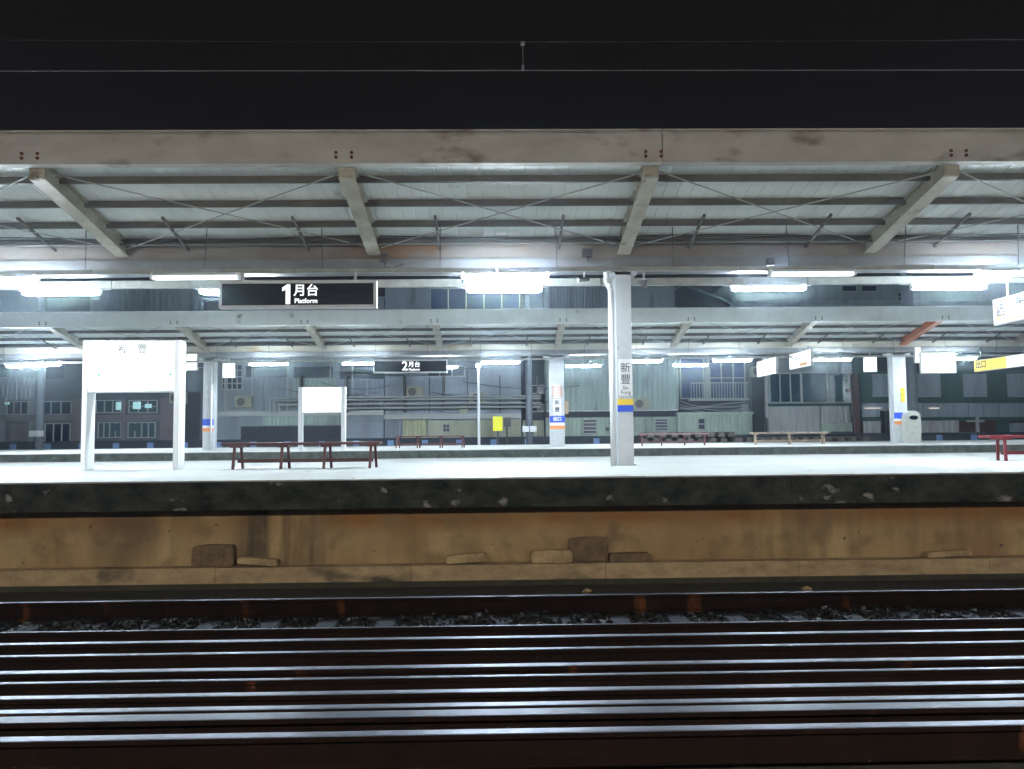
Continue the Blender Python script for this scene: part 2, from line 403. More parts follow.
# ================================================================== CANOPIES
def canopy(label, xa, xb, yf, yc, yb, bm, gm, orange_at=None, lift=0.0, zb=0, zt=0):
    t = thing('platform_canopy', label, 'canopy', (0, yc, 0))
    C = CAMZ + lift
    def roofz(y): return C + 3.04 + .22 * (abs(y - yc) - .28)
    # fascia beams, with a bottom flange and a joint
    for s, y in ((1, yf), (-1, yb)):
        mb = MB()
        segs = [xa, -9.0, 2.16, 12.0, xb]
        for a, b_ in zip(segs, segs[1:]):
            mb.box(a + .006, b_ - .006, min(y, y + s * .03), max(y, y + s * .03), zb + .012, zt - .02)
            mb.box(a + .006, b_ - .006, min(y, y + s * .14), max(y, y + s * .14), zb, zb + .0115)
            mb.box(a + .006, b_ - .006, min(y - s * .03, y + s * .12), max(y - s * .03, y + s * .12), zt - .0195, zt)
        mb.build('fascia_beam', bm, t)
    # valley girder
    MB().box(xa, xb, yc - .25, yc + .25, C + 2.72, C + 3.04).build('valley_girder', gm, t)
    MB().box(xa, xb, yc - .30, yc + .30, C + 2.56, C + 2.718).build('gutter', M['girderlow'] if 'girderlow' in M else gm, t)
    xs = [2.04 + 4 * k for k in range(-20, 21) if xa < 2.04 + 4 * k < xb]
    for s, ye in ((-1, yf), (1, yb)):
        y0 = yc + s * .25; y1 = ye - s * .18
        for x in xs:
            m_ = M['rafter']
            if orange_at is not None and abs(x - orange_at) < .5 and s < 0: m_ = M['rafterorange']
            mb = MB()
            zt0, zt1 = roofz(y0) - .03, roofz(y1) - .03
            # I section following the slope
            def sl_(xw0, xw1, d0, d1):
                vs = [(xw0, y0, zt0 - d1), (xw1, y0, zt0 - d1), (xw1, y1, zt1 - d1), (xw0, y1, zt1 - d1),
                      (xw0, y0, zt0 - d0), (xw1, y0, zt0 - d0), (xw1, y1, zt1 - d0), (xw0, y1, zt1 - d0)]
                mb.add(vs, [(0, 3, 2, 1), (4, 5, 6, 7), (0, 1, 5, 4), (1, 2, 6, 5), (2, 3, 7, 6), (3, 0, 4, 7)])
            sl_(x - .105, x + .105, .215, .23); sl_(x - .105, x + .105, 0, .015); sl_(x - .06, x + .06, .0151, .2149)
            mb.build('rafter', m_, t)
            # end plate with two bolts, and the bolt heads coming through the fascia beam
            MB().box(x - .10, x + .10, min(y1, y1 + s * .02), max(y1, y1 + s * .02), zt1 - .22, zt1 - .0).build('end_plate', M['rafter'], t)
            lim = 10 if yf < 15 else 15
            if s > 0 or abs(x) > lim: continue
            for dx in (-.05, .05):
                MB().tube((x + dx, y1 - .006, zt1 - .05), (x + dx, y1 + .03, zt1 - .05), .02, 8).build('plate_bolt', M['bolt'], t)
                for dz in (.09, .15): MB().tube((x + dx * 2, ye - .016, zb + dz - .01), (x + dx * 2, ye + .01, zb + dz - .01), .022, 8).build('bolt', M['bolt'], t)
        # purlins
        L = abs(y1 - y0)
        for i, fr in enumerate((.04, .28, .55, .83)):
            y = y0 + (y1 - y0) * fr; z = roofz(y)
            mb = MB(); mb.box(xa, xb, y - .012, y + .012, z - .085, z - .008); mb.box(xa, xb, y - .0119, y + .04, z - .098, z - .0851); mb.build('purlin', M['purlin'], t)
        # roofing sheet, ribbed across
        mb = MB(); x = xa; k = 0; pts = []
        while x < xb:
            for dx, dz in ((0, 0), (.16, 0), (.17, .008), (.19, .008)): pts.append((x + dx, dz))
            x += .2
        ya_, yb_ = yc + s * .1, ye - s * .02
        vs = [(px, ya_, roofz(ya_) + dz) for px, dz in pts] + [(px, yb_, roofz(yb_) + dz) for px, dz in pts]
        nn = len(pts)
        mb.add(vs, [(i, i + 1, nn + i + 1, nn + i) for i in range(nn - 1)]); mb.build('roof_sheet', M['roof'], t)
        for j, off in enumerate((.012, .075, .13)):
            y = y0 + s * (.10 + off); MB().tube((xa, y, roofz(y) - .12 - .02 * j), (xb, y, roofz(y) - .12 - .02 * j), .016, 6).build('conduit', M['purlin' if j != 1 else 'rod'], t)
        for x in xs[:-1]:
            for q in (1.05, 2.95):
                ya0, yb0 = yc + s * .27, yc + s * 1.25
                MB().bar((x + q, ya0, roofz(ya0) - .16), (x + q, yb0, roofz(yb0) - .12), .035, .035).build('strut', M['purlin'], t)
        # rust runs below the beam bolts
        for x in xs:
            if s > 0 or abs(x) > (10 if yf < 15 else 15): continue
            for dx in (-.10, .10):
                MB().box(x + dx - .018, x + dx + .016, min(ye - s * .0015, ye - s * .0005), max(ye - s * .0015, ye - s * .0005), zb + .022, zb + .16).build('rust_run', M['rustrun'], t)
        # diagonal tie rods
        for xi, xj in zip(xs, xs[1:]):
            yq, yr = y1 - s * .05, y0 + s * .1
            za, zb = roofz(yq) - .15, roofz(yr) - .15
            MB().tube((xi + .12, yq, za), (xj - .12, yr, zb), .009, 6).build('tie_rod', M['rod'], t)
            MB().tube((xi + .12, yr, zb - .02), (xj - .12, yq, za - .02), .009, 6).build('tie_rod', M['rod'], t)
    # cables slung along the girder
    mb = MB()
    for j in range(3):
        y = yc - .34 - .05 * j; pts = []; x = xa
        while x <= xb: pts.append((x, y, C + 2.98 + .03 * math.sin(x * 1.1 + j * 2) + .02 * j)); x += .5
        mb.path(pts, .011, 5)
    mb.build('cable_run', M['dark'], t)
    return t
M['girderlow'] = mat('gutter_grey', (.16, .17, .18), .55, c2=(.11, .11, .115), scale=2)
canopy('near platform canopy with weathered front beam and pale ribbed roof sheets', -26, 26, 9.76, 12.48, 15.2, M['beam'], M['girder'], lift=.03, zb=at(512, 162.8, 9.76).z, zt=at(512, 130, 9.76).z)
canopy('far platform canopy with pale front beam seen under the near canopy', -38, 38, 23.73, 26.6, 29.45, M['beamfar'], M['girderfar'], orange_at=14.04, lift=.02, zb=at(560, 323.5, 23.73).z, zt=at(560, 308.5, 23.73).z)

# ================================================================== LAMPS
def trunking(label, y, x0, x1, z, ht=.06):
    t = thing('lamp_trunking', label, 'trunking', (0, y, z))
    mb = MB(); x = x0
    while x < x1:
        l = random.choice((2.4, 3.0, 3.6)); e = min(x + l, x1)
        mb.box(x + .01, e - .01, y - .035, y + .035, z, z + ht); x = e
    mb.build('channel', M['trunk'], t)
    x = x0 + .4
    while x < x1:
        MB().tube((x, y, z + ht), (x + random.uniform(-.05, .05), y + random.uniform(-.02, .02), z + .68), .007, 6).build('hanger', M['dark'], t); x += 1.75
    return t
ZL = CAMZ + 2.34          # lamp channel height
ZA = 0.0
YA, YB = 11.40, 13.20
ZA = at(506, 272, YA).z; ZB = at(506, 286.5, YB).z
trunking('lamp trunking along the nearer lamp row of the near canopy', YA, -24, 24, ZA)
trunking('lamp trunking along the farther lamp row of the near canopy', YB, -24, 24, ZB, .13)
trunking('lamp trunking under the far canopy girder', 25.7, -36, 36, ZL)

def make_lamp(label, lit, group):
    t = thing('tube_lamp', label, 'lamp', (0, 0, 0), group)
    MB().extr([(-.085, -.045), (-.09, -.04), (-.035, .0), (.035, .0), (.09, -.04), (.085, -.045), (.035, -.010), (-.035, -.010)], -.61, .61).build('reflector', M['lampend'], t)
    for s in (-1, 1): MB().box(s * .635 - .02, s * .635 + .02, -.05, .05, -.095, .0).build('tube_holder', M['lampend'], t)
    for s in (-1, 1):
        MB().tube((-.61, s * .045, -.072), (.61, s * .045, -.072), .022, 12).build('tube', M['tubewarm'] if lit == 2 else M['tube'] if lit else M['tubedim'], t, smooth=True)
    for s in (-1, 1):
        MB().bar((s * .66, -.05, -.03), (s * .78, .10, .012), .05, .008).build('end_bracket', M['lampend'], t)
    return t
GA = 'tube lamps under the station canopies'
lampA = make_lamp('', True, GA); lampB = make_lamp('', False, GA); lampC = make_lamp('', 2, 'warm tube lamps over the camera platform')
XLAMP = [-7.45, -4.45, .12, 4.72, 7.88]
nm = ['leftmost', 'second from left', 'middle', 'second from right', 'rightmost']
used = {id(lampA): False, id(lampB): False, id(lampC): False}
def put(src, loc, label, tilt=0):
    if not used[id(src)]:
        used[id(src)] = True; o = src; o.location = loc; o['label'] = label
    else: o = dup(src, loc, label)
    o.rotation_euler = (0, 0, R(tilt))
    return o
for i, x in enumerate(XLAMP):
    dim = i in (1, 3)
    put(lampB if dim else lampA, (x, YA + (-.05 if dim else 0), ZA - .001), ('weakly glowing ' if dim else 'glaring ') + 'tube lamp in the nearer row of the near canopy, %s' % nm[i])
    put(lampA, (x, YB, ZB - .001), 'glaring tube lamp in the farther row of the near canopy, %s' % nm[i])
for x in (-12.0, -16.6, 12.4, 17.0):
    for y in (YA, YB): put(lampA, (x, y, ZA - .001 if y == YA else ZB - .001), 'tube lamp of the near canopy beyond the edge of the photo')
ordn = ['pair at far left, left tube', 'pair at far left, right tube', 'behind the far column at left', 'half hidden by the hanging platform two sign', 'just right of the white lamp pole',
        'just right of the near column', 'above the dark blue openings', 'left of the rightmost far column', 'behind the big lit box at right']
for px, lb in zip((27, 50, 269, 362, 500, 643, 732, 832, 957), ordn):
    p = at(px, 360, 25.7); put(lampA, (p.x, 25.7 if px != 50 else 25.2, ZL - .012), 'tube lamp under the far canopy, ' + lb)
for px, lb in ((120, 0), (180, 1), (440, 2), (583, 3), (690, 4), (1080, 5)):
    p = at(px, 352, 28.2); put(lampA, (p.x, 28.2, ZL + .05), 'tube lamp hidden in the back row of the far canopy', )

# lamps of the camera's own platform canopy, out of frame behind the camera
cc = thing('platform_canopy', 'canopy over the platform the camera stands on', 'canopy', (0, -3, 0))
MB().box(-30, 30, -7, -.9, 3.55, 3.65).build('roof_sheet', M['roof'], cc)
MB().box(-30, 30, -3.8, -3.4, 3.1, 3.5).build('valley_girder', M['girder'], cc)
for x in (-20, -8, 4, 16): MB().box(x - .14, x + .14, -3.75, -3.45, 0, 3.1).build('column', M['column'], cc)
for x in (-15, -9.5, -4.2, 1.5, 6.8, 12.2): put(lampC, (x, -1.3, 3.0), 'tube lamp over the platform the camera stands on')

# ================================================================== COLUMNS
def column(label, x, y, wd, dp, m=M['column']):
    t = thing('canopy_column', label, 'column', (x, y, 0), 'columns carrying the canopies')
    top = CAMZ + 2.558
    mb = MB()
    mb.box(x - wd / 2, x + wd / 2, y - dp / 2, y - dp / 2 + .02, 0, top)
    mb.box(x - wd / 2, x + wd / 2, y + dp / 2 - .02, y + dp / 2, 0, top)
    mb.box(x - wd * .36, x + wd * .36, y - dp / 2 + .0201, y + dp / 2 - .0201, 0, top)
    mb.build('shaft', m, t)
    MB().box(x - wd * .62, x + wd * .62, y - dp * .62, y + dp * .62, 0.002, .02).build('base_plate', M['columnside'], t)
    MB().box(x - wd * .9, x + wd * .9, y - dp * .5, y + dp * .5, top - .06, top - .002).build('cap_plate', M['columnside'], t)
    return t
cy = 12.48
c1 = column('grey steel column of the near canopy with station name plate and white pipe', 2.04, cy, .25, .30)
x, yf = 2.04, cy - .15
def zc(py, px=624, Y=yf): return at(px, py, Y).z
zc2 = {}
MB().box(x - .105, x + .12, yf - .006, yf - .001, zc(395.5), zc(359)).build('name_plate', M['white'], c1)
text('station_name', '新', .175, M['ink'], c1, (x + .01, yf - .008, zc(368.5)))
text('station_name', '豐', .175, M['ink'], c1, (x + .01, yf - .008, zc(380)))
text('station_name', 'Sin', .085, M['ink'], c1, (x + .01, yf - .008, zc(388)))
text('station_name', 'Fong', .085, M['ink'], c1, (x + .01, yf - .008, zc(392.5)))
for a, b, m_ in ((399, 405, 'yellow'), (405.2, 411.8, 'blue')):
    MB().box(x - .127, x + .127, yf - .005, yf - .001, zc(b), zc(a)).build('painted_band', M[m_], c1)
# pipe on the left of the column with its kink at the top
MB().path([(x - .20, yf + .02, .0), (x - .20, yf + .02, zc(291)), (x - .215, yf + .02, zc(287)), (x - .255, yf + .02, zc(283)), (x - .265, yf + .02, zc(279)), (x - .265, yf + .02, zc(270))], .045, 14).build('drain_pipe', M['white'], c1, smooth=True)
MB().box(x - .25, x - .13, yf + .0, yf + .08, 1.2, 1.23).box(x - .25, x - .13, yf + .0, yf + .08, .3, .33).build('pipe_clamp', M['columnside'], c1)
# far columns
cy2 = 26.8
for X, lab, wd in ((-9.96, 'left column of the far canopy with blue and orange bands and round gauges', .36),
                   (2.04, 'middle column of the far canopy with station name plate and blue and orange bands', .50),
                   (14.04, 'right column of the far canopy beside the litter bin', .46)):
    c = column(lab, X, cy2, wd, .34)
    f = cy2 - .17
    px = 512 + (X - at(512, 430, f).x) / (f / FPX)
    def z(py): return at(px, py, f).z
    base = {-9.96: (419, 425.5, 428, 431.5), 2.04: (416, 422.5, 425.5, 429), 14.04: (412.5, 418.5, 421, 424.5)}[X]
    MB().box(X - wd / 2 - .01, X + wd / 2 + .01, f - .008, f - .001, z(base[1]), z(base[0])).build('painted_band', M['blue'], c)
    MB().box(X - wd / 2 - .008, X + wd / 2 + .008, f - .006, f - .001, z(base[2]), z(base[1]) - .003).build('painted_band', M['white'], c)
    MB().box(X - wd / 2 - .01, X + wd / 2 + .01, f - .008, f - .001, z(base[3]), z(base[2]) - .002).build('painted_band', M['orange'], c)
    if X == 2.04:
        MB().box(X - .14, X + .14, f - .006, f - .001, z(415), z(399)).build('name_plate', M['white'], c)
        text('station_name', '新', .19, M['ink'], c, (X, f - .01, z(403)), bold=.002)
        text('station_name', '豐', .19, M['ink'], c, (X, f - .01, z(410)), bold=.002)
        MB().box(X - .12, X + .12, f - .006, f - .001, z(398), z(385)).build('notice_plate', M['white'], c)
        for r_ in range(4): text('notice_text', '禁止 吸菸', .085, M['orange'], c, (X, f - .01, z(387 + 3 * r_)))
        text('exit_text', '出口', .15, M['white'], c, (X, f - .012, z(419.2)), bold=.004)
        MB().box(X + wd / 2 + .002, X + wd / 2 + .14, f, f + .15, z(414), z(401)).build('switch_box', M['cream'], c, bevel=.008)
    if X == -9.96:
        for py in (392, 399):
            MB().tube((X - .03, f - .03, z(py)), (X - .03, f - .001, z(py)), .07, 14).build('gauge', M['columnside'], c)
        MB().path([(X + .12, f - .03, 0.0), (X + .12, f - .03, z(363)), (X + .2, f - .03, z(361)), (X + .62, f - .03, z(361))], .035, 8).build('drain_pipe', M['white'], c, smooth=True)
    if X == 14.04:
        MB().box(X + .02, X + .16, f - .012, f - .001, z(402), z(388)).build('notice_plate', M['yellow'], c)
        text('notice_text', '小心', .1, M['ink'], c, (X + .09, f - .016, z(395)))

# horn speaker and camera by the near column
o = thing('horn_speaker', 'grey horn loudspeaker under the trunking just right of the near column', 'loudspeaker', (2.36, 12.2, 2.8))
q = at(644, 284, 12.2)
OFF[o.name] = (q.x, 12.2, q.z); o.location = (q.x, 12.2, q.z)
MB().tube((q.x - .10, 12.2, q.z + .03), (q.x + .04, 12.16, q.z - .01), .03, 14, .075).build('horn', M['girderlow'], o, smooth=True)
MB().bar((q.x, 12.2, q.z + .2), (q.x, 12.2, q.z - .02), .03, .03).build('bracket', M['columnside'], o)
q = at(584, 280, 12.2)
o = thing('security_camera', 'small dark security camera under the trunking left of the near column', 'camera', (q.x, 12.2, q.z))
MB().tube((q.x - .1, 12.15, q.z - .01), (q.x + .08, 12.22, q.z + .02), .035, 12).build('housing', M['dark'], o)
MB().bar((q.x, 12.2, q.z + .14), (q.x, 12.2, q.z), .02, .02).build('bracket', M['columnside'], o)

for px, py, w_, lb in ((587, 253, .16, 'dark junction box on the girder just left of the near column top'), (384, 258, .10, 'small dark junction box on the girder below the second rafter foot'),
                       (770, 262, .12, 'dark junction box on the girder above the fourth lamp of the nearer row')):
    q = at(px, py, 12.15); o = thing('junction_box', lb, 'junction box', (q.x, 12.15, q.z))
    MB().box(q.x - w_ / 2, q.x + w_ / 2, 12.10, 12.176, q.z - .06, q.z + .06).build('housing', M['dark'], o, bevel=.006)
    MB().path([(q.x, 12.14, q.z - .06), (q.x + .02, 12.1, q.z - .16), (q.x + .15, 12.0, q.z - .2), (q.x + .35, 11.8, q.z - .17)], .009, 6).build('cable', M['dark'], o)
# ================================================================== SIGNS
def platform_sign(label, px0, px1, py0, py1, Y, num):
    a = at(px0, (py0 + py1) / 2, Y); b = at(px1, (py0 + py1) / 2, Y)
    cx = (a.x + b.x) / 2; hw = (b.x - a.x) / 2; zt = at((px0 + px1) / 2, py0, Y).z; zb = at((px0 + px1) / 2, py1, Y).z
    t = thing('platform_sign', label, 'sign', (cx, Y, zb))
    MB().box(cx - hw + .02, cx + hw - .02, Y - .06, Y + .06, zb + .02, zt - .02).build('sign_face', M['black'], t)
    mb = MB(); fw = .04
    mb.box(cx - hw, cx + hw, Y - .075, Y + .075, zt - fw, zt); mb.box(cx - hw, cx + hw, Y - .075, Y + .075, zb, zb + fw)
    mb.box(cx - hw, cx - hw + fw, Y - .075, Y + .075, zb + fw, zt - fw); mb.box(cx + hw - fw, cx + hw, Y - .075, Y + .075, zb + fw, zt - fw)
    mb.build('sign_frame', M['white2'], t)
    f = Y - .064; zm = (zt + zb) / 2; h = zt - zb
    if num == '1':
        u = h * .72; x1 = cx - .42 * h; zb_ = zm - u / 2
        pr = [(x1 - .02 * u, zb_), (x1 + .20 * u, zb_), (x1 + .20 * u, zb_ + u), (x1 + .04 * u, zb_ + u), (x1 - .20 * u, zb_ + .84 * u), (x1 - .20 * u, zb_ + .66 * u), (x1 - .02 * u, zb_ + .74 * u)]
        MB().extry(pr, f - .002, f + .002).build('sign_lettering', M['litletter'], t)
    else: text('sign_lettering', num, h * .95, M['litletter'], t, (cx - .42 * h, f, zm + .0), bold=.005)
    text('sign_lettering', '月台', h * .46, M['litletter'], t, (cx + .30 * h, f, zm + h * .12), bold=.002)
    text('sign_lettering', 'Platform', h * .245, M['litletter'], t, (cx + .30 * h, f, zm - h * .25), bold=.001)
    for s in (-1, 1):
        MB().box(cx + s * hw * .72 - .02, cx + s * hw * .72 + .02, Y - .02, Y + .02, zt, ZL).build('hanger', M['columnside'], t)
    return t
platform_sign('black hanging sign reading 1 月台 Platform under the near canopy', 220.5, 377, 281.5, 308.5, 11.25, '1')
platform_sign('small black hanging sign reading 2 月台 under the far canopy', 373.5, 447.5, 360, 373, 25.3, '2')

def name_board(label, px0, px1, ptop, pboard, pbase, Y, wd, dep, bright):
    base = at((px0 + px1) / 2, pbase, Y)
    xl = at(px0, 430, Y).x; xr = at(px1, 430, Y).x
    zt = at((px0 + px1) / 2, ptop, Y).z; zb = at((px0 + px1) / 2, pboard, Y).z
    t = thing('station_name_board', label, 'sign', ((xl + xr) / 2, Y, 0))
    for x0 in (xl, xr - wd):
        MB().box(x0, x0 + wd, Y, Y + dep, 0, zt).build('post', M['white'], t, bevel=.008)
    MB().box(xl + wd + .002, xr - wd - .002, Y + .05, Y + dep - .05, zb + .03, zt - .012).build('light_panel', M['lit'], t)
    MB().box(xl + wd + .001, xr - wd - .001, Y + .03, Y + dep - .03, zb, zb + .028).build('lower_rail', M['white2'], t); MB().box(xl + wd + .001, xr - wd - .001, Y + .02, Y + dep - .02, zt - .011, zt + .004).build('upper_rail', M['white2'], t)
    return t, xl, xr, zt, zb
t, xl, xr, zt, zb = name_board('large glowing station name board on two white posts on the near platform', 81, 178, 340.5, 392, 467.5, 12.6, .08, .28, 1)
yy = 12.6 + .046; W = xr - xl; H = zt - zb
text('board_lettering', '新', .17, M['faint'], t, (xl + W * .40, yy, zt - .14), bold=.003); text('board_lettering', '豐', .17, M['faint'], t, (xl + W * .60, yy, zt - .14), bold=.001)
text('board_lettering', 'Sinfong', .09, M['faint'], t, (xl + W * .5, yy, zt - .27)); text('board_lettering', '1', .14, M['faint'], t, (xl + W * .17, yy, zt - .13))
MB().tube((xl + W * .155, yy, zt - H * .66), (xl + W * .155, yy + .01, zt - H * .66), .022, 12).build('direction_mark', M['green'], t)
MB().tube((xl + W * .90, yy, zt - H * .66), (xl + W * .90, yy + .01, zt - H * .66), .022, 12).build('direction_mark', M['green'], t)
name_board('smaller glowing blank name board on two white posts on the far platform', 298, 345, 387, 413, 447, 25.4, .13, .2, 1)

def litbox(name, label, px0, px1, py0, py1, Y, m, dep=.12, rod=True):
    a = at(px0, py1, Y); b = at(px1, py0, Y)
    t = thing(name, label, 'sign', ((a.x + b.x) / 2, Y, a.z))
    MB().box(a.x + .02, b.x - .02, Y, Y + dep, a.z + .02, b.z - .02).build('light_panel', m, t)
    mb = MB(); mb.box(a.x, b.x, Y + .02, Y + dep - .02, b.z - .019, b.z); mb.box(a.x, b.x, Y + .02, Y + dep - .02, a.z, a.z + .019)
    mb.box(a.x, a.x + .019, Y + .02, Y + dep - .02, a.z + .0195, b.z - .0195); mb.box(b.x - .019, b.x, Y + .02, Y + dep - .02, a.z + .0195, b.z - .0195); mb.build('sign_frame', M['columnside'], t)
    if rod: MB().box((a.x + b.x) / 2 - .015, (a.x + b.x) / 2 + .015, Y + dep / 2 - .015, Y + dep / 2 + .015, b.z, ZL + .2).build('hanger', M['columnside'], t)
    return t
litbox('light_box', 'small glowing box hanging just right of the large name board', 186, 197, 353.5, 370.5, 25.9, M['lit'])
litbox('light_box', 'small glowing box hanging just right of the left far column', 222, 234.5, 363, 378, 26.3, M['lit'])
litbox('light_box', 'small glowing box hanging left of the right far column', 865, 877, 356, 372, 25.9, M['lit'])
litbox('light_box', 'large blank glowing box hanging under the far canopy at right', 921.5, 956, 352, 373.5, 24.9, M['lit'])
litbox('light_box', 'narrow glowing box touching the left of the large blank box', 915.5, 921, 347, 363, 25.1, M['lit'])

# signs hung square to the tracks, faces to left and right
def side_sign(label, px, pt, pb, Yfar, Ynear, m, texts, depth=.10, split=None, patches=()):
    p = at(px, pt, Yfar); zt = p.z; zb = at(px, pb, Yfar).z; x = p.x
    t = thing('hanging_sign', label, 'sign', (x, (Yfar + Ynear) / 2, zb))
    if split:
        ys = Yfar + (Ynear - Yfar) * split
        MB().box(x, x + depth, ys + .002, Yfar - .02, zb + .02, zt - .02).build('light_panel', m, t)
        MB().box(x, x + depth, Ynear + .02, ys - .002, zb + .02, zt - .02).build('light_panel', M['lit'], t)
    else:
        MB().box(x, x + depth, Ynear + .02, Yfar - .02, zb + .02, zt - .02).build('light_panel', m, t)
    mb = MB()
    mb.box(x + .01, x + depth - .01, Ynear, Yfar, zt - .0195, zt); mb.box(x + .01, x + depth - .01, Ynear, Yfar, zb, zb + .0195)
    mb.box(x + .01, x + depth - .01, Yfar - .0195, Yfar, zb + .02, zt - .02); mb.box(x + .01, x + depth - .01, Ynear, Ynear + .0195, zb + .02, zt - .02)
    mb.build('sign_frame', M['columnside'], t)
    for yy in (Ynear + .3, Yfar - .3):
        MB().tube((x + depth / 2, yy, zt), (x + depth / 2, yy, max(zt + .15, ZL + .1)), .014, 8).build('hanger', M['dark'], t)
    for (fa, fb, za, zb2, mm) in patches:
        MB().box(x - .002, x - .0005, Yfar - fb, Yfar - fa, zb + (zt - zb) * za, zb + (zt - zb) * zb2).build('colour_patch', M[mm], t)
    for (s, fy, fz, sz, mm) in texts:
        text('sign_lettering', s, sz, M[mm], t, (x - .003, Yfar - fy, zb + (zt - zb) * fz), rot=(90, 0, -90), align='LEFT', bold=.005)
    return t
side_sign('lit direction sign marked 1B with coloured patches at the right edge of the photo', 992, 300.3, 326, 11.9, 10.35, M['lit2'],
          [('1B', .07, .72, .19, 'ink'), ('北上', .09, .42, .11, 'ink'), ('月台', .08, .22, .09, 'litorange'), ('台北', .42, .75, .13, 'ink'), ('基隆', .42, .42, .13, 'litgreen'), ('→', .62, .70, .24, 'ink'), ('A', .75, .42, .16, 'ink'),
           ('新竹', .82, .35, .14, 'litorange'), ('→', .95, .22, .2, 'ink')],
          patches=((.4, .62, .34, .9, 'litmint'), (.30, 1.52, .06, .30, 'litpeach'), (.9, 1.5, .36, .9, 'litcream')))
side_sign('white lit direction sign under the far canopy, left of the pair', 756.5, 362, 377, 26.2, 24.4, M['lit2'],
          [('出口 Exit', .15, .65, .16, 'ink'), ], patches=((.1, 1.6, .05, .12, 'litpeach'), (.6, 1.6, .2, .4, 'ink')))
side_sign('whiter lit direction sign under the far canopy, right and higher of the pair', 789, 354.6, 370, 25.9, 24.1, M['lit'],
          [('往1月台', .2, .6, .2, 'ink')], patches=((.9, 1.5, .1, .3, 'litpeach'),))
side_sign('long lit direction sign with yellow left end under the far canopy at the right edge', 973.6, 360.7, 372.2, 23.9, 20.9, M['lityellow'],
          [('出口', .1, .55, .26, 'ink')], split=.52)

# ================================================================== BENCHES
def bench(label, px0, px1, pbase, ptop, Y, m, mtop, legs, splay=.05):
    a = at(px0, 440, Y).x; b = at(px1, 440, Y).x
    h = .42
    t = thing('platform_bench', label, 'bench', ((a + b) / 2, Y, 0), 'benches on the platforms')
    MB().box(a, b, Y - .17, Y - .01, h - .04, h).box(a, b, Y + .01, Y + .17, h - .04, h).build('seat', mtop, t, bevel=.006)
    for fx in legs:
        x = a + (b - a) * fx
        for s in (-1, 1):
            MB().bar((x + s * .03, Y + s * .15, .0), (x + s * .015, Y + s * .11, h - .04), .032, .04).build('leg', m, t)
        MB().box(x - .08, x + .08, Y - .15, Y + .15, h - .075, h - .041).build('seat_bearer', m, t)
    MB().box(a + (b - a) * legs[0], a + (b - a) * legs[-1], Y - .02, Y + .02, .10, .16).build('stretcher', m, t)
    return t
bench('long dark maroon bench on the near platform beside the name board', 224, 381, 467, 438.5, 12.5, M['maroon'], M['maroon'], (.09, .39, .66, .95))
bench('red bench at the right edge of the near platform', 984, 1090, 460, 432.5, 12.7, M['red'], M['red'], (.16, .5, .84))
bench('slim faded red bench on the far platform left of the lamp pole', 396, 464.5, 446, 436, 26.3, M['pinkish'], M['pinkish'], (.03, .33, .66, .98))
bench('faded red bench on the far platform right of the near column', 638.5, 708, 445, 432, 26.3, M['pinkish'], M['seatcream'], (.05, .33, .66, .95))
bench('cream bench on the far platform left of the right column', 751.5, 827, 442, 430.5, 26.3, M['cream'], M['cream'], (.05, .5, .95))

# litter bin
p = at(911.5, 441, 26.5); bx = p.x
t = thing('litter_bin', 'tall grey litter bin with arched top beside the right far column', 'bin', (bx, 26.5, 0))
pr = [(bx - .25, 0), (bx + .25, 0), (bx + .25, .92)] + [(bx + .25 * math.cos(a), .92 + .2 * math.sin(a)) for a in [math.pi * k / 10 for k in range(1, 10)]] + [(bx - .25, .92)]
MB().extry(pr, 26.3, 26.7).build('body', M['bin'], t, bevel=.01)
pr = [(bx + .15 * math.cos(a), .88 + .075 * math.sin(a)) for a in [2 * math.pi * k / 20 for k in range(20)]]
MB().extry(pr, 26.285, 26.299).build('opening', M['black'], t)

# ================================================================== BETWEEN PLATFORM TRACKS AND OVERHEAD WIRES
for yy, lb in ((18.2, 'rail beyond the near platform, hidden side of the middle tracks'), (19.27, 'second rail beyond the near platform'), (21.0, 'third rail beyond the near platform'), (22.06, 'rail just in front of the far platform')):
    rail(yy, .07, lb)
M['wire'] = mat('wire', (.10, .11, .13), .6)
def wire(x0, x1, Y, zfun, r, name, label, cat='wire'):
    pts = [(x0 + (x1 - x0) * k / 60, Y, zfun(x0 + (x1 - x0) * k / 60)) for k in range(61)]
    return tag(MB().path(pts, r, 6).build(name, M['wire']), label, cat)
z0 = at(523, 70.5, 7.35).z; x0 = at(523, 70, 7.35).x
ct = thing('overhead_line', 'thin overhead contact wire with its carrier wire across the dark sky', 'overhead wire', (0, 7.35, z0))
MB().path([(-60 + k * 2, 7.35, z0) for k in range(61)], .004, 6).build('contact_wire', M['wire'], ct)
zm = at(523, 42, 7.35).z
MB().path([(-60 + k * 2, 7.35, zm + .0009 * (-60 + k * 2 - x0) ** 2) for k in range(61)], .0012, 6).build('carrier_wire', M['dark'], ct)
MB().tube((x0, 7.35, z0), (x0, 7.35, zm), .0035, 6).box(x0 - .02, x0 + .02, 7.34, 7.36, zm - .03, zm).box(x0 - .012, x0 + .012, 7.34, 7.36, z0, z0 + .05).build('dropper', M['wire'], ct)

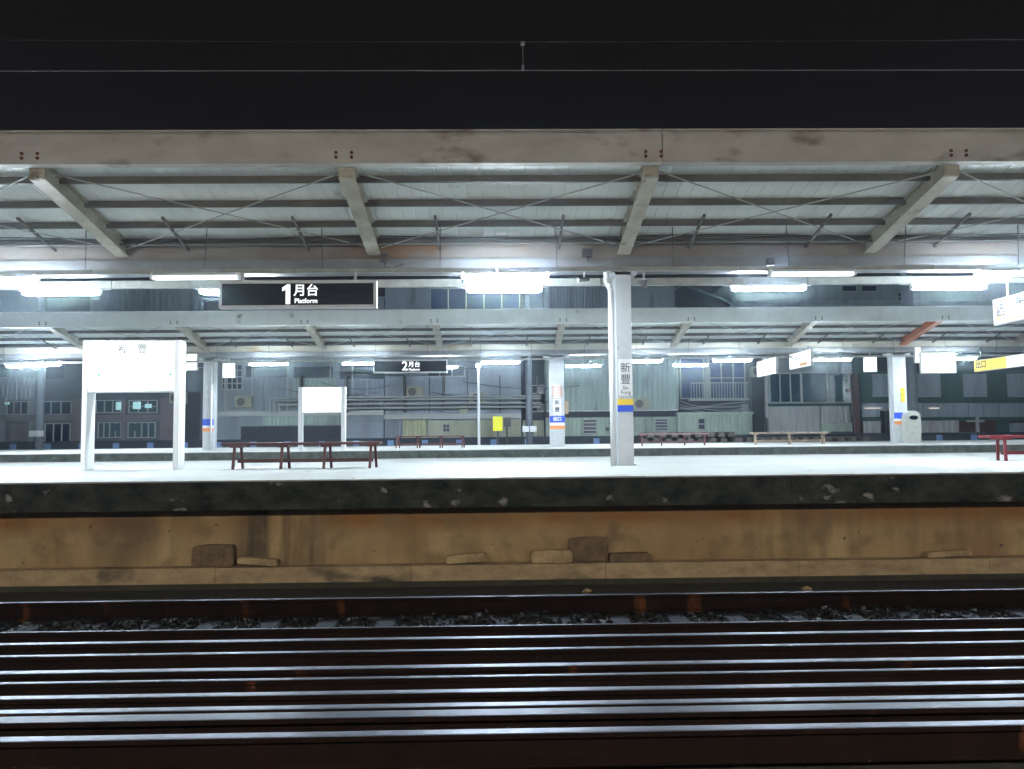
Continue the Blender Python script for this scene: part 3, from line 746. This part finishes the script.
# ================================================================== BEYOND: fence wall, poles, buildings
YB0 = 36.0
M['darkwall'] = mat('dark_wall', (.03, .04, .055), .8, c2=(.02, .025, .035), scale=2)
M['bluepanel'] = mat('blue_panel', (.13, .22, .42), .6)
z1 = at(512, 438.5, YB0).z
t = thing('boundary_wall', 'low dark wall behind the far platform with small blue squares', 'wall', (0, YB0, GZ))
MB().box(-60, 60, YB0, YB0 + .3, GZ, z1).build('wall_body', M['darkwall'], t)
MB().box(-60, 60, YB0 - .05, YB0 + .35, z1 + .001, z1 + .08).build('coping', M['darkwall'], t)
px = -21
while px < 1060:
    if not (540 < px < 570 or 640 < px < 875):
        a = at(px, 440, YB0).x
        MB().box(a - .14, a + .14, YB0 - .03, YB0 - .001, z1 - .75, z1 - .03).build('blue_square', M['bluepanel'], t)
    px += 34.3

M['pole'] = mat('pole_concrete', (.12, .14, .17), .7, c2=(.08, .09, .11), scale=4)
for px, wpx, ybase, lb in ((39, 9, 445, 'dark round pole behind the far platform at left'), (529.5, 7, 445, 'dark round pole just left of the middle far column'), (912.5, 13, 445, 'thick dark pole directly behind the litter bin')):
    p = at(px, 440, 33.0); r_ = wpx * 33 / FPX / 2
    t = thing('mast', lb, 'pole', (p.x, 33, GZ))
    MB().tube((p.x, 33, GZ), (p.x, 33, 7.5), r_, 16, r_ * .85).build('shaft', M['pole'], t, smooth=True)
    MB().box(p.x - .3, p.x - .02, 33 - r_ - .02, 33 - r_ + .02, .5, .75).box(p.x + .02, p.x + .3, 33 - r_ - .02, 33 - r_ + .02, .5, .75).build('number_plate', M['columnside'], t) if px < 600 else None
# white lamp pole
p = at(479, 440, 34); q = at(478.5, 365, 34)
t = thing('lamp_pole', 'thin white pole with a small bright lamp on top behind the far platform', 'lamp pole', (p.x, 34, GZ))
MB().tube((p.x, 34, GZ), (p.x, 34, q.z - .1), .065, 12, .05).build('pole', M['white'], t, smooth=True)
MB().tube((p.x, 34, q.z - .12), (p.x, 34, q.z + .02), .09, 12, .12).build('lamp_head', M['tubedim'], t)
M['spot'] = mat('lamp_spot', (1, 1, 1), .5, emit=((.9, .96, 1.0), 40))
MB().box(p.x - .09, p.x + .09, 33.86, 33.9, q.z - .1, q.z + .03).build('bulb', M['spot'], t)
# yellow sign
a = at(493, 431, 35); b = at(502.5, 416.5, 35)
t = thing('yellow_marker_sign', 'yellow rectangular marker sign on a short post behind the far platform', 'sign', ((a.x + b.x) / 2, 35, GZ))
MB().box(a.x, b.x, 35, 35.05, a.z, b.z).build('sign_face', mat('marker_yellow', (.85, .8, .02), .5), t, bevel=.01)
MB().box((a.x + b.x) / 2 - .04, (a.x + b.x) / 2 + .04, 35.06, 35.12, GZ, b.z - .05).build('post', M['dark'], t)
o = thing('signal_box', 'dark equipment box to the right of the yellow marker sign', 'equipment box', (b.x + .2, 35.2, GZ))
MB().box(b.x + .05, b.x + .38, 35.1, 35.4, b.z - .45, b.z - .05).build('cabinet', M['dark'], o, bevel=.02)
MB().tube((b.x + .2, 35.25, GZ), (b.x + .2, 35.25, b.z - .45), .04, 8).build('post', M['dark'], o)

# stacked concrete sleepers behind the far platform
M['stk'] = mat('stacked_concrete', (.11, .10, .09), .9, c2=(.05, .045, .045), scale=9, bump=.4)
def stack(px0, px1, rows, gname):
    xa = at(px0, 440, 34).x; xb = at(px1, 440, 34).x
    first = None
    for r in range(rows):
        x = xa + random.uniform(0, .3)
        while x < xb:
            lbl = 'grey concrete sleeper in the %s course of the %s stack behind the far platform' % (['lowest', 'second', 'third', 'fourth', 'fifth', 'sixth', 'topmost'][r], gname)
            zc_ = GZ + .14 + r * .25
            if first is None:
                first = thing('stored_sleeper', lbl, 'sleeper', (x, 34, zc_), 'old sleepers stacked behind the far platform')
                MB().extry([(x - .16, zc_ - .1), (x + .16, zc_ - .1), (x + .12, zc_ + .1), (x - .12, zc_ + .1)], 33.4, 35.4).build('beam', M['stk'], first, bevel=.015)
            else:
                c = dup(first, (x, 34 + random.uniform(-.15, .15), zc_), lbl); c.rotation_euler = (0, R(random.uniform(-4, 4)), 0)
            x += .46 + random.uniform(0, .1)
for p_, q_, r_, n_ in ((642, 735, 7, 'left'), (735, 862, 6, 'right')): stack(p_, q_, r_, n_)

# ---- buildings
def bmat(name, c, c2=None, **k):
    c2 = c2 or tuple(v * .62 for v in c); k.setdefault('stretch', (1, 1, .22)); k.setdefault('c3', tuple(v * .35 for v in c)); k.setdefault('scale3', 2.6); k.setdefault('thr', .60); k['soft'] = .14; q = .62 if name not in ('b_beige', 'b_cream', 'b_slat', 'b_panel', 'b_green2', 'b_green') else .74; c = (c[0] * q * .92, c[1] * q, c[2] * q * 1.02); c2 = tuple(v * .65 for v in c2); M[name] = mat(name, c, k.pop('rough', .75), c2=c2, scale=k.pop('scale', .9), **k); return M[name]
bmat('b_dusk', (0.166, 0.180, 0.217)); bmat('b_lilac', (0.469, 0.510, 0.612), c3=(.14, .14, .17), scale3=2.4, thr=.6); bmat('b_grey', (0.397, 0.450, 0.504), c3=(.12, .12, .14), scale3=1.8, thr=.6)
bmat('b_green', (0.486, 0.594, 0.558)); bmat('b_green2', (0.528, 0.624, 0.544)); bmat('b_beige', (0.567, 0.567, 0.446), c3=(.2, .2, .16), scale3=2, thr=.6); bmat('b_cream', (0.688, 0.675, 0.450))
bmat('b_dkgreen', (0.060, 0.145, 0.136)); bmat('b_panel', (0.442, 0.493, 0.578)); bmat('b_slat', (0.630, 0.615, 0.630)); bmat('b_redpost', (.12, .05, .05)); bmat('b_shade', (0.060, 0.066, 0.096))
bmat('b_pink', (0.299, 0.260, 0.299)); bmat('b_purple', (0.084, 0.078, 0.117))
M['glass'] = mat('window_glass', (.006, .013, .035), .25, spec=.4)
M['glassteal'] = mat('window_glass_teal', (.006, .055, .075), .22, spec=.5, c2=(.004, .02, .05), scale=1.2)
M['glassblue'] = mat('window_glass_blue', (.006, .025, .14), .5, spec=.3, c2=(.004, .012, .07), scale=2)
M['wlit'] = mat('window_lit', (.3, .5, .5), .4, emit=((.5, .85, .9), .30))
M['wlit2'] = mat('window_lit_dim', (.02, .05, .07), .4, emit=((.25, .42, .5), .022))
M['steel'] = mat('frame_steel', (.3, .32, .33), .5)

YF = 38.0
class Bld:
    def __init__(s, name, label, x0, x1, yt, Y, m, dep=7, cat='building'):
        s.Y = Y; a = at(x0, 400, Y).x; b = at(x1, 400, Y).x; zt = at((x0 + x1) / 2, yt, Y).z
        s.t = thing(name, label, cat, ((a + b) / 2, Y, GZ))
        MB().box(a, b, Y, Y + dep, GZ, zt).build('wall', m, s.t)
        MB().box(a - .05, b + .05, Y - .12, Y + dep, zt + .002, zt + .12).build('parapet', m, s.t)
    def rc(s, x0, x1, y0, y1):
        xm, ym = (x0 + x1) / 2, (y0 + y1) / 2
        return at(x0, ym, s.Y).x, at(x1, ym, s.Y).x, at(xm, y1, s.Y).z, at(xm, y0, s.Y).z
    def panel(s, name, x0, x1, y0, y1, m, pr=.04, base=0.0):
        a, b, c, d = s.rc(x0, x1, y0, y1); return MB().box(a, b, s.Y - pr, s.Y - .002 - base, c, d).build(name, m, s.t)
    def corr(s, x0, x1, y0, y1, m, pitch=.22, pr=.02, dep=.035, name='cladding'):
        a, b, c, d = s.rc(x0, x1, y0, y1); Y = s.Y - pr; pts = []; x = a
        while x < b - 1e-4:
            for u, v in ((0, 0), (.5, 0), (.62, -dep), (.88, -dep)): pts.append((min(x + u * pitch, b), Y + v))
            x += pitch
        pts.append((b, Y)); n = len(pts)
        mb = MB(); mb.add([(p, q, c) for p, q in pts] + [(p, q, d) for p, q in pts], [(i, i + 1, n + i + 1, n + i) for i in range(n - 1)])
        mb.box(a, b, Y + .001, s.Y - .001, d, d + .03)
        return mb.build(name, m, s.t)
    def win(s, x0, x1, y0, y1, nx=2, ny=1, glass=None, frame=None, fw=.05):
        a, b, c, d = s.rc(x0, x1, y0, y1); Y = s.Y
        w_ = MB().box(a, b, Y - .07, Y - .002, d - fw, d).box(a, b, Y - .10, Y - .002, c, c + fw)
        for k in range(nx + 1):
            x = a + (b - a - fw) * k / nx; w_.box(x, x + fw, Y - .065, Y - .002, c + fw + .0005, d - fw - .0005)
        for k in range(1, ny):
            z = c + (d - c) * k / ny; w_.box(a + fw, b - fw, Y - .055, Y - .004, z - fw / 2, z + fw / 2)
        f = w_.build('window', frame or M['steel'], s.t)
        MB().box(a + fw * .5, b - fw * .5, Y - .02, Y - .003, c + fw * .5, d - fw * .5).build('pane', glass or M['glass'], f)
        return f

# far left, dark shophouse with shopfronts
B = Bld('shophouse', 'dark shophouse at the far left behind the far platform', -90, 89, 292, YF, M['b_dusk'])
B.panel('beam', -90, 89, 415, 421, M['b_pink'], .15)
for x in (3, 33, 73): B.panel('pilaster', x - 3 if x < 70 else x, x + 3 if x < 70 else 84, 398, 445, M['b_pink'] if x > 70 else M['b_grey'], .10)
B.win(7, 29, 401, 415, 3); B.win(41, 72, 401, 415, 3)
B.panel('door', 11, 30, 424, 441, M['b_pink'], .05); B.win(45, 71, 423, 445, 3, 1)
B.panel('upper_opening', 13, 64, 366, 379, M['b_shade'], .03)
B.panel('fluorescent_sign', 6, 10, 402.5, 404.5, M['wlit'], .12)
B.corr(-60, 35, 378, 400, M['b_grey'])
# behind the name board
B = Bld('workshop_building', 'workshop with lit cyan windows seen through the large name board', 90, 204, 283, YF, M['b_dusk'])
B.corr(90, 200, 285, 345, M['b_grey'], .3); B.panel('beam', 90, 175, 415, 421, M['b_pink'], .14)
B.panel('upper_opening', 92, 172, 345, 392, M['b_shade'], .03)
for x in (124, 163): B.panel('pilaster', x - 2, x + 2.5 if x < 150 else x + 12, 398, 443, M['b_pink'], .10)
B.win(96, 122, 400, 413, 3, 1, M['wlit2']); B.win(129, 158, 400, 413, 3, 2, M['wlit2'])
B.panel('lit_pane', 117, 122, 402, 410, M['wlit'], .12); B.panel('lit_pane', 134, 141, 402, 409, M['wlit'], .12); B.panel('lit_pane', 146, 152, 404, 408, M['wlit'], .12)
B.win(98, 122, 422, 438, 4, 1, M['wlit2']); B.win(128, 156, 422, 438, 4, 1, M['wlit2'])
B.panel('lit_pane', 113, 120, 424, 431, M['wlit2'], .12); B.panel('lit_pane', 132, 137, 424, 431, M['wlit2'], .12)
B.panel('shutter', 180, 200, 392, 445, M['b_shade'], .05)
# grey building with barred windows
B = Bld('grey_house', 'grey clad house with dark high windows right of the left far column', 205, 384, 300, YF, M['b_grey'])
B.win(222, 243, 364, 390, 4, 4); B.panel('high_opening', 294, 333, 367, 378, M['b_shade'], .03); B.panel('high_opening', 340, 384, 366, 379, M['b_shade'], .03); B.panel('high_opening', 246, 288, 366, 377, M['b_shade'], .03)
B.corr(340, 384, 380, 410, M['b_lilac'], .25); B.corr(250, 290, 378, 412, M['b_grey'], .25); B.corr(293, 336, 379, 400, M['b_green'], .2)
B.panel('lintel', 205, 384, 411, 416, M['steel'], .14)
B.corr(262, 340, 417, 425, M['b_green'], .2); B.panel('garage_door', 241, 345, 426, 446, M['b_shade'], .05); B.panel('garage_door', 346, 383, 422, 440, M['b_lilac'], .06)
B.panel('downpipe', 287.5, 289, 350, 411, M['steel'], .1)
for x in (225, 252, 330, 352): B.panel('downpipe', x, x + 1.2, 350, 411, M['steel'], .09)
# concrete building with pipes
B = Bld('concrete_house', 'pale concrete house with stained upper wall behind the lamp pole', 385, 521, 286, YF, M['b_lilac'])
B.panel('dark_strip', 430, 545, 288, 310, M['glassblue'], .03) if False else None
B.win(430, 520, 288, 310, 5, 1, M['glassblue'])
B.win(427, 465, 366, 377, 3, 1)
B.panel('slab_edge', 385, 521, 414, 419, M['steel'], .3)
B.corr(403, 427, 419, 440, M['b_cream'], .13); B.panel('lower_wall', 428, 521, 420, 440, M['b_beige'], .05)
B.win(443, 450, 424, 432, 2, 2, fw=.03).location.y = -.06
for x in (429, 444, 467): B.panel('downpipe', x, x + 1, 370, 413, M['dark'], .08)
B.panel('air_conditioner', 460, 468, 406, 414, M['b_beige'], .35)
B.corr(385, 402, 419, 440, M['b_lilac'], .16)
# pipes on racks along the two fronts
t = thing('pipe_rack', 'bundle of horizontal pipes running along the grey and concrete fronts', 'pipes', (0, 37.4, GZ))
for y, x0_ in ((397, 270), (399.5, 274), (404, 279), (408, 300)):
    a = at(x0_, y, 37.4); b = at(541, y, 37.4); z_ = at(405, y, 37.4).z
    mb = MB(); mb.tube((a.x, 37.4, z_), (b.x, 37.4, z_), .045, 8)
    if x0_ < 290: mb.tube((a.x, 37.4, z_ + .03), (a.x, 37.4, at(x0_, 413, 37.4).z), .045, 8)
    mb.build('pipe', M['steel'], t)
for px in (300, 346, 404, 443, 500, 538):
    p = at(px, 400, 37.5); MB().box(p.x - .03, p.x + .03, 37.46, 37.99, p.z - .6, p.z + 1.2).build('bracket', M['dark'], t)
# narrow dark gap + steel clad big shed
B = Bld('narrow_house', 'narrow dark house between the concrete house and the green shed', 521.5, 545, 286, YF + .6, M['b_shade'])
B.win(531, 545, 385, 394, 2); B.win(531, 545, 404, 412, 2); B.corr(523, 544, 421, 440, M['b_beige'], .2)
B = Bld('clad_shed', 'large pale green corrugated shed behind the middle of the far platform', 545.5, 677, 286, YF, M['b_grey'])
B.corr(546, 677, 350, 410, M['b_green'], .25, .25); B.corr(546, 632, 286, 312, M['b_lilac'], .16, .1)
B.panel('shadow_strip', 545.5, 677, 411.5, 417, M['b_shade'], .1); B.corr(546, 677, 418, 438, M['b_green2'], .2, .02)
B.panel('drain', 546, 677, 410.2, 411.2, M['white2'], .3)
B.win(582.5, 597, 419, 434, 1, 4).location.y = -.06; B.win(654, 668, 418.5, 431, 1, 4).location.y = -.06
for px, py in ((607, 429), (611, 423)):
    p = at(px, py, YF); MB().tube((p.x, YF - .14, p.z), (p.x, YF - .02, p.z), .1, 14).build('vent', M['dark'], B.t)
B = Bld('green_annex', 'low pale green annex with small window right of the shed', 677.5, 752, 414.5, YF - .4, M['b_green2'], 2)
B.corr(678, 752, 415, 438, M['b_green2'], .2, .02); B.win(697, 705, 418, 430, 1, 2).location.y = -.06
# dark balconies
B = Bld('balcony_house', 'dark house with deep blue openings and railings right of the green shed', 677.5, 766, 312, YF + .8, M['b_purple'])
B.win(680, 704, 357, 399, 1, 1, M['glassblue']); B.win(709, 745, 357, 399, 3, 2, M['glassblue'])
B.panel('pillar', 704.5, 708.5, 355, 400, M['b_panel'], .1); B.panel('gutter', 677, 705, 355, 358, M['b_panel'], .2)
mb = MB(); a, b, c, d = B.rc(688, 745, 384, 399)
x = a
while x < b: mb.box(x, x + .03, B.Y - .6, B.Y - .57, c, d); x += .14
mb.box(a, b, B.Y - .61, B.Y - .56, d, d + .05); mb.box(a, b, B.Y - .61, B.Y - .01, c - .1, c - .001); mb.build('railing', M['steel'], B.t)
mb = MB()
for j in range(4):
    pts = []
    for k in range(13):
        u = k / 12; p = at(680 + 66 * u, 401 + 2.5 * j + 5 * math.sin(math.pi * u) + 1.5 * math.sin(7 * u + j), B.Y - .7); pts.append(tuple(p))
    mb.path(pts, .02, 5)
mb.build('hanging_cable', M['steel'], B.t)
B.panel('shop_front', 752, 766, 380, 440, M['b_shade'], .05); B.panel('side_panel', 741, 748, 404, 414, M['b_grey'], .1)
# gabled roofs between the canopies at upper right
t = thing('gabled_roof_house', 'dark gabled roof showing between the two canopies right of the near column', 'building', (at(684, 300, 44).x, 44, GZ))
g0 = at(633, 307, 44); g1 = at(684, 287, 44); g2 = at(737, 307, 44)
MB().extry([(g0.x, GZ), (g2.x, GZ), (g2.x, g2.z), (g1.x, g1.z), (g0.x, g0.z)], 44, 50).build('wall', M['b_purple'], t)
MB().bar((g0.x - .2, 43.9, g0.z), (g1.x, 43.9, g1.z + .1), .25, .12).bar((g2.x + .2, 43.9, g2.z), (g1.x, 43.9, g1.z + .1), .25, .12).build('bargeboard', M['b_grey'], t)
B = Bld('long_block', 'long blue grey block with two dark windows between the canopies at upper right', 738, 1110, 280, 43, M['b_grey'])
B.win(841, 857, 285, 292, 1); B.win(861, 877, 285, 292, 1); B.panel('band', 740, 1000, 300, 302, M['b_panel'], .06); B.win(897, 912, 292, 302, 2, 2); B.panel('lit_pane', 905, 910, 299, 301, M['wlit'], .2)
B = Bld('tower_block', 'dark blue block rising between the canopies at upper left', -60, 88, 284, 46, M['b_dusk']); B.win(10, 60, 298, 306, 5)
# teal glass house with pale fence
B = Bld('teal_window_house', 'house with wide teal windows above a pale slatted fence', 767, 853, 345, YF + .2, M['b_grey'])
B.win(769, 801, 373, 403, 3, 1, M['glassteal']); B.win(801, 852, 372, 403, 2, 1, M['glassteal']); B.panel('sill', 767, 853, 403.5, 406, M['b_dkgreen'], .15)
B.corr(769, 820, 407, 432, M['b_slat'], .28, .04, .07); B.corr(820, 850, 407, 424, M['b_slat'], .28, .04, .07); B.panel('planter', 819, 853, 423, 432, M['b_green2'], .3)
B.panel('downpipe', 764.5, 767.5, 372, 418, M['b_slat'], .1)
p = at(857, 440, 37.3); t = thing('red_post', 'dark red steel post between the teal window house and green building', 'post', (p.x, 37.3, GZ))
MB().box(p.x - .14, p.x + .14, 37.2, 37.4, GZ, at(857, 374, 37.3).z).box(p.x - .45, p.x + .1, 37.22, 37.38, at(857, 391, 37.3).z, at(857, 389, 37.3).z).build('shaft', M['b_redpost'], t)
# dark green building
B = Bld('green_building', 'dark green building with rows of pale grey panels at far right', 861, 1110, 345, YF, M['b_dkgreen'])
B.panel('upper_wall', 861, 1110, 346, 370, M['b_shade'], .03)
for x0_ in (872, 917, 963, 1007, 1052):
    B.win(x0_, x0_ + 23, 374, 397, 2, 1, M['b_panel'], M['steel'], .03)
B.panel('fascia', 861, 1110, 398, 402, M['b_dkgreen'], .16)
for k in range(16): B.panel('cladding_panel', 862 + 15.2 * k, 876.4 + 15.2 * k, 403, 417, M['b_panel'], .05)
B.panel('fascia', 861, 1110, 417.5, 420, M['b_dkgreen'], .2)
B.panel('dark_front', 861, 1110, 421, 445, M['b_redpost'], .02)
B.corr(862, 880, 420, 433, M['b_slat'], .3, .1, .08); B.corr(918, 957, 420, 434, M['b_slat'], .3, .1, .08)
B.panel('green_door', 995, 1008, 421, 434, M['b_dkgreen'], .1); B.panel('green_door', 1009, 1024, 423, 433, M['b_panel'], .1)
B.panel('grey_cabinet', 880, 895, 411, 440, M['b_shade'], .5)
for x0_, x1_ in ((862, 878), (926, 936)):
    a, b, c, d = B.rc(x0_, x1_, 407, 409); MB().box(a, b, B.Y - .3, B.Y - .26, c, c + .06).build('strip_light', M['lit2'], B.t)
p = at(978, 440, 37); t = thing('cross_post', 'grey post with a cross arm in front of the green building', 'post', (p.x, 37, GZ))
MB().box(p.x - .06, p.x + .06, 36.95, 37.05, GZ, at(978, 416, 37).z).build('shaft', M['steel'], t)
MB().box(p.x - .55, p.x + .3, 36.9, 36.948, at(978, 422, 37).z, at(978, 420, 37).z).build('cross_arm', M['steel'], t)

for px, py, Y, lb in ((245, 402, 37.95, 'boxy air conditioner on the grey clad house left of the pipes'), (478, 398, 37.95, 'boxy air conditioner behind the white lamp pole'), (415, 392, 37.95, 'air conditioner above the cream corrugated panel'),
                      (640, 404, 37.7, 'air conditioner at the foot of the large green cladding'), (757, 372, 38.75, 'air conditioner high on the dark house right of the balconies'), (180, 398, 37.95, 'air conditioner on the workshop just right of the name board')):
    q = at(px, py, Y); o = thing('air_conditioner', lb, 'air conditioner', (q.x, Y, q.z), 'air conditioners on the far house fronts')
    MB().box(q.x - .4, q.x + .4, Y - .32, Y - .03, q.z - .27, q.z + .27).build('casing', M['b_beige'], o, bevel=.02)
    MB().tube((q.x - .1, Y - .335, q.z), (q.x - .1, Y - .321, q.z), .2, 16).build('fan_grille', M['dark'], o)
mb = MB()
for j in range(9):
    x0_ = random.uniform(200, 520); x1_ = x0_ + random.uniform(40, 120); y0_ = random.uniform(355, 400); pts = []
    for k in range(13):
        u = k / 12; pts.append(tuple(at(x0_ + (x1_ - x0_) * u, y0_ + 4 * u + 5 * math.sin(math.pi * u), 37.5)))
    mb = MB().path(pts, .016, 5); tag(mb.build('wall_cable', M['dark']), 'dark cables sagging across the grey and concrete house fronts', 'cable', 'cables on the far house fronts')

# ================================================================== thin haze volume, added to give the lamps their bloom
hb = MB().box(-310, 310, -50, 430, GZ - 1.5, 16).build('haze', None)
hm = bpy.data.materials.new('bloom_haze'); hm.use_nodes = True; t = hm.node_tree; t.nodes.clear()
ou = t.nodes.new('ShaderNodeOutputMaterial'); pv = t.nodes.new('ShaderNodeVolumePrincipled')
pv.inputs['Color'].default_value = (.66, .82, .98, 1); pv.inputs['Density'].default_value = .0018; pv.inputs['Anisotropy'].default_value = .958
t.links.new(pv.outputs[0], ou.inputs['Volume'])
hb.data.materials.clear(); hb.data.materials.append(hm)
tag(hb, 'thin haze added to spread a bloom around the lamps', 'haze', kind='stuff')
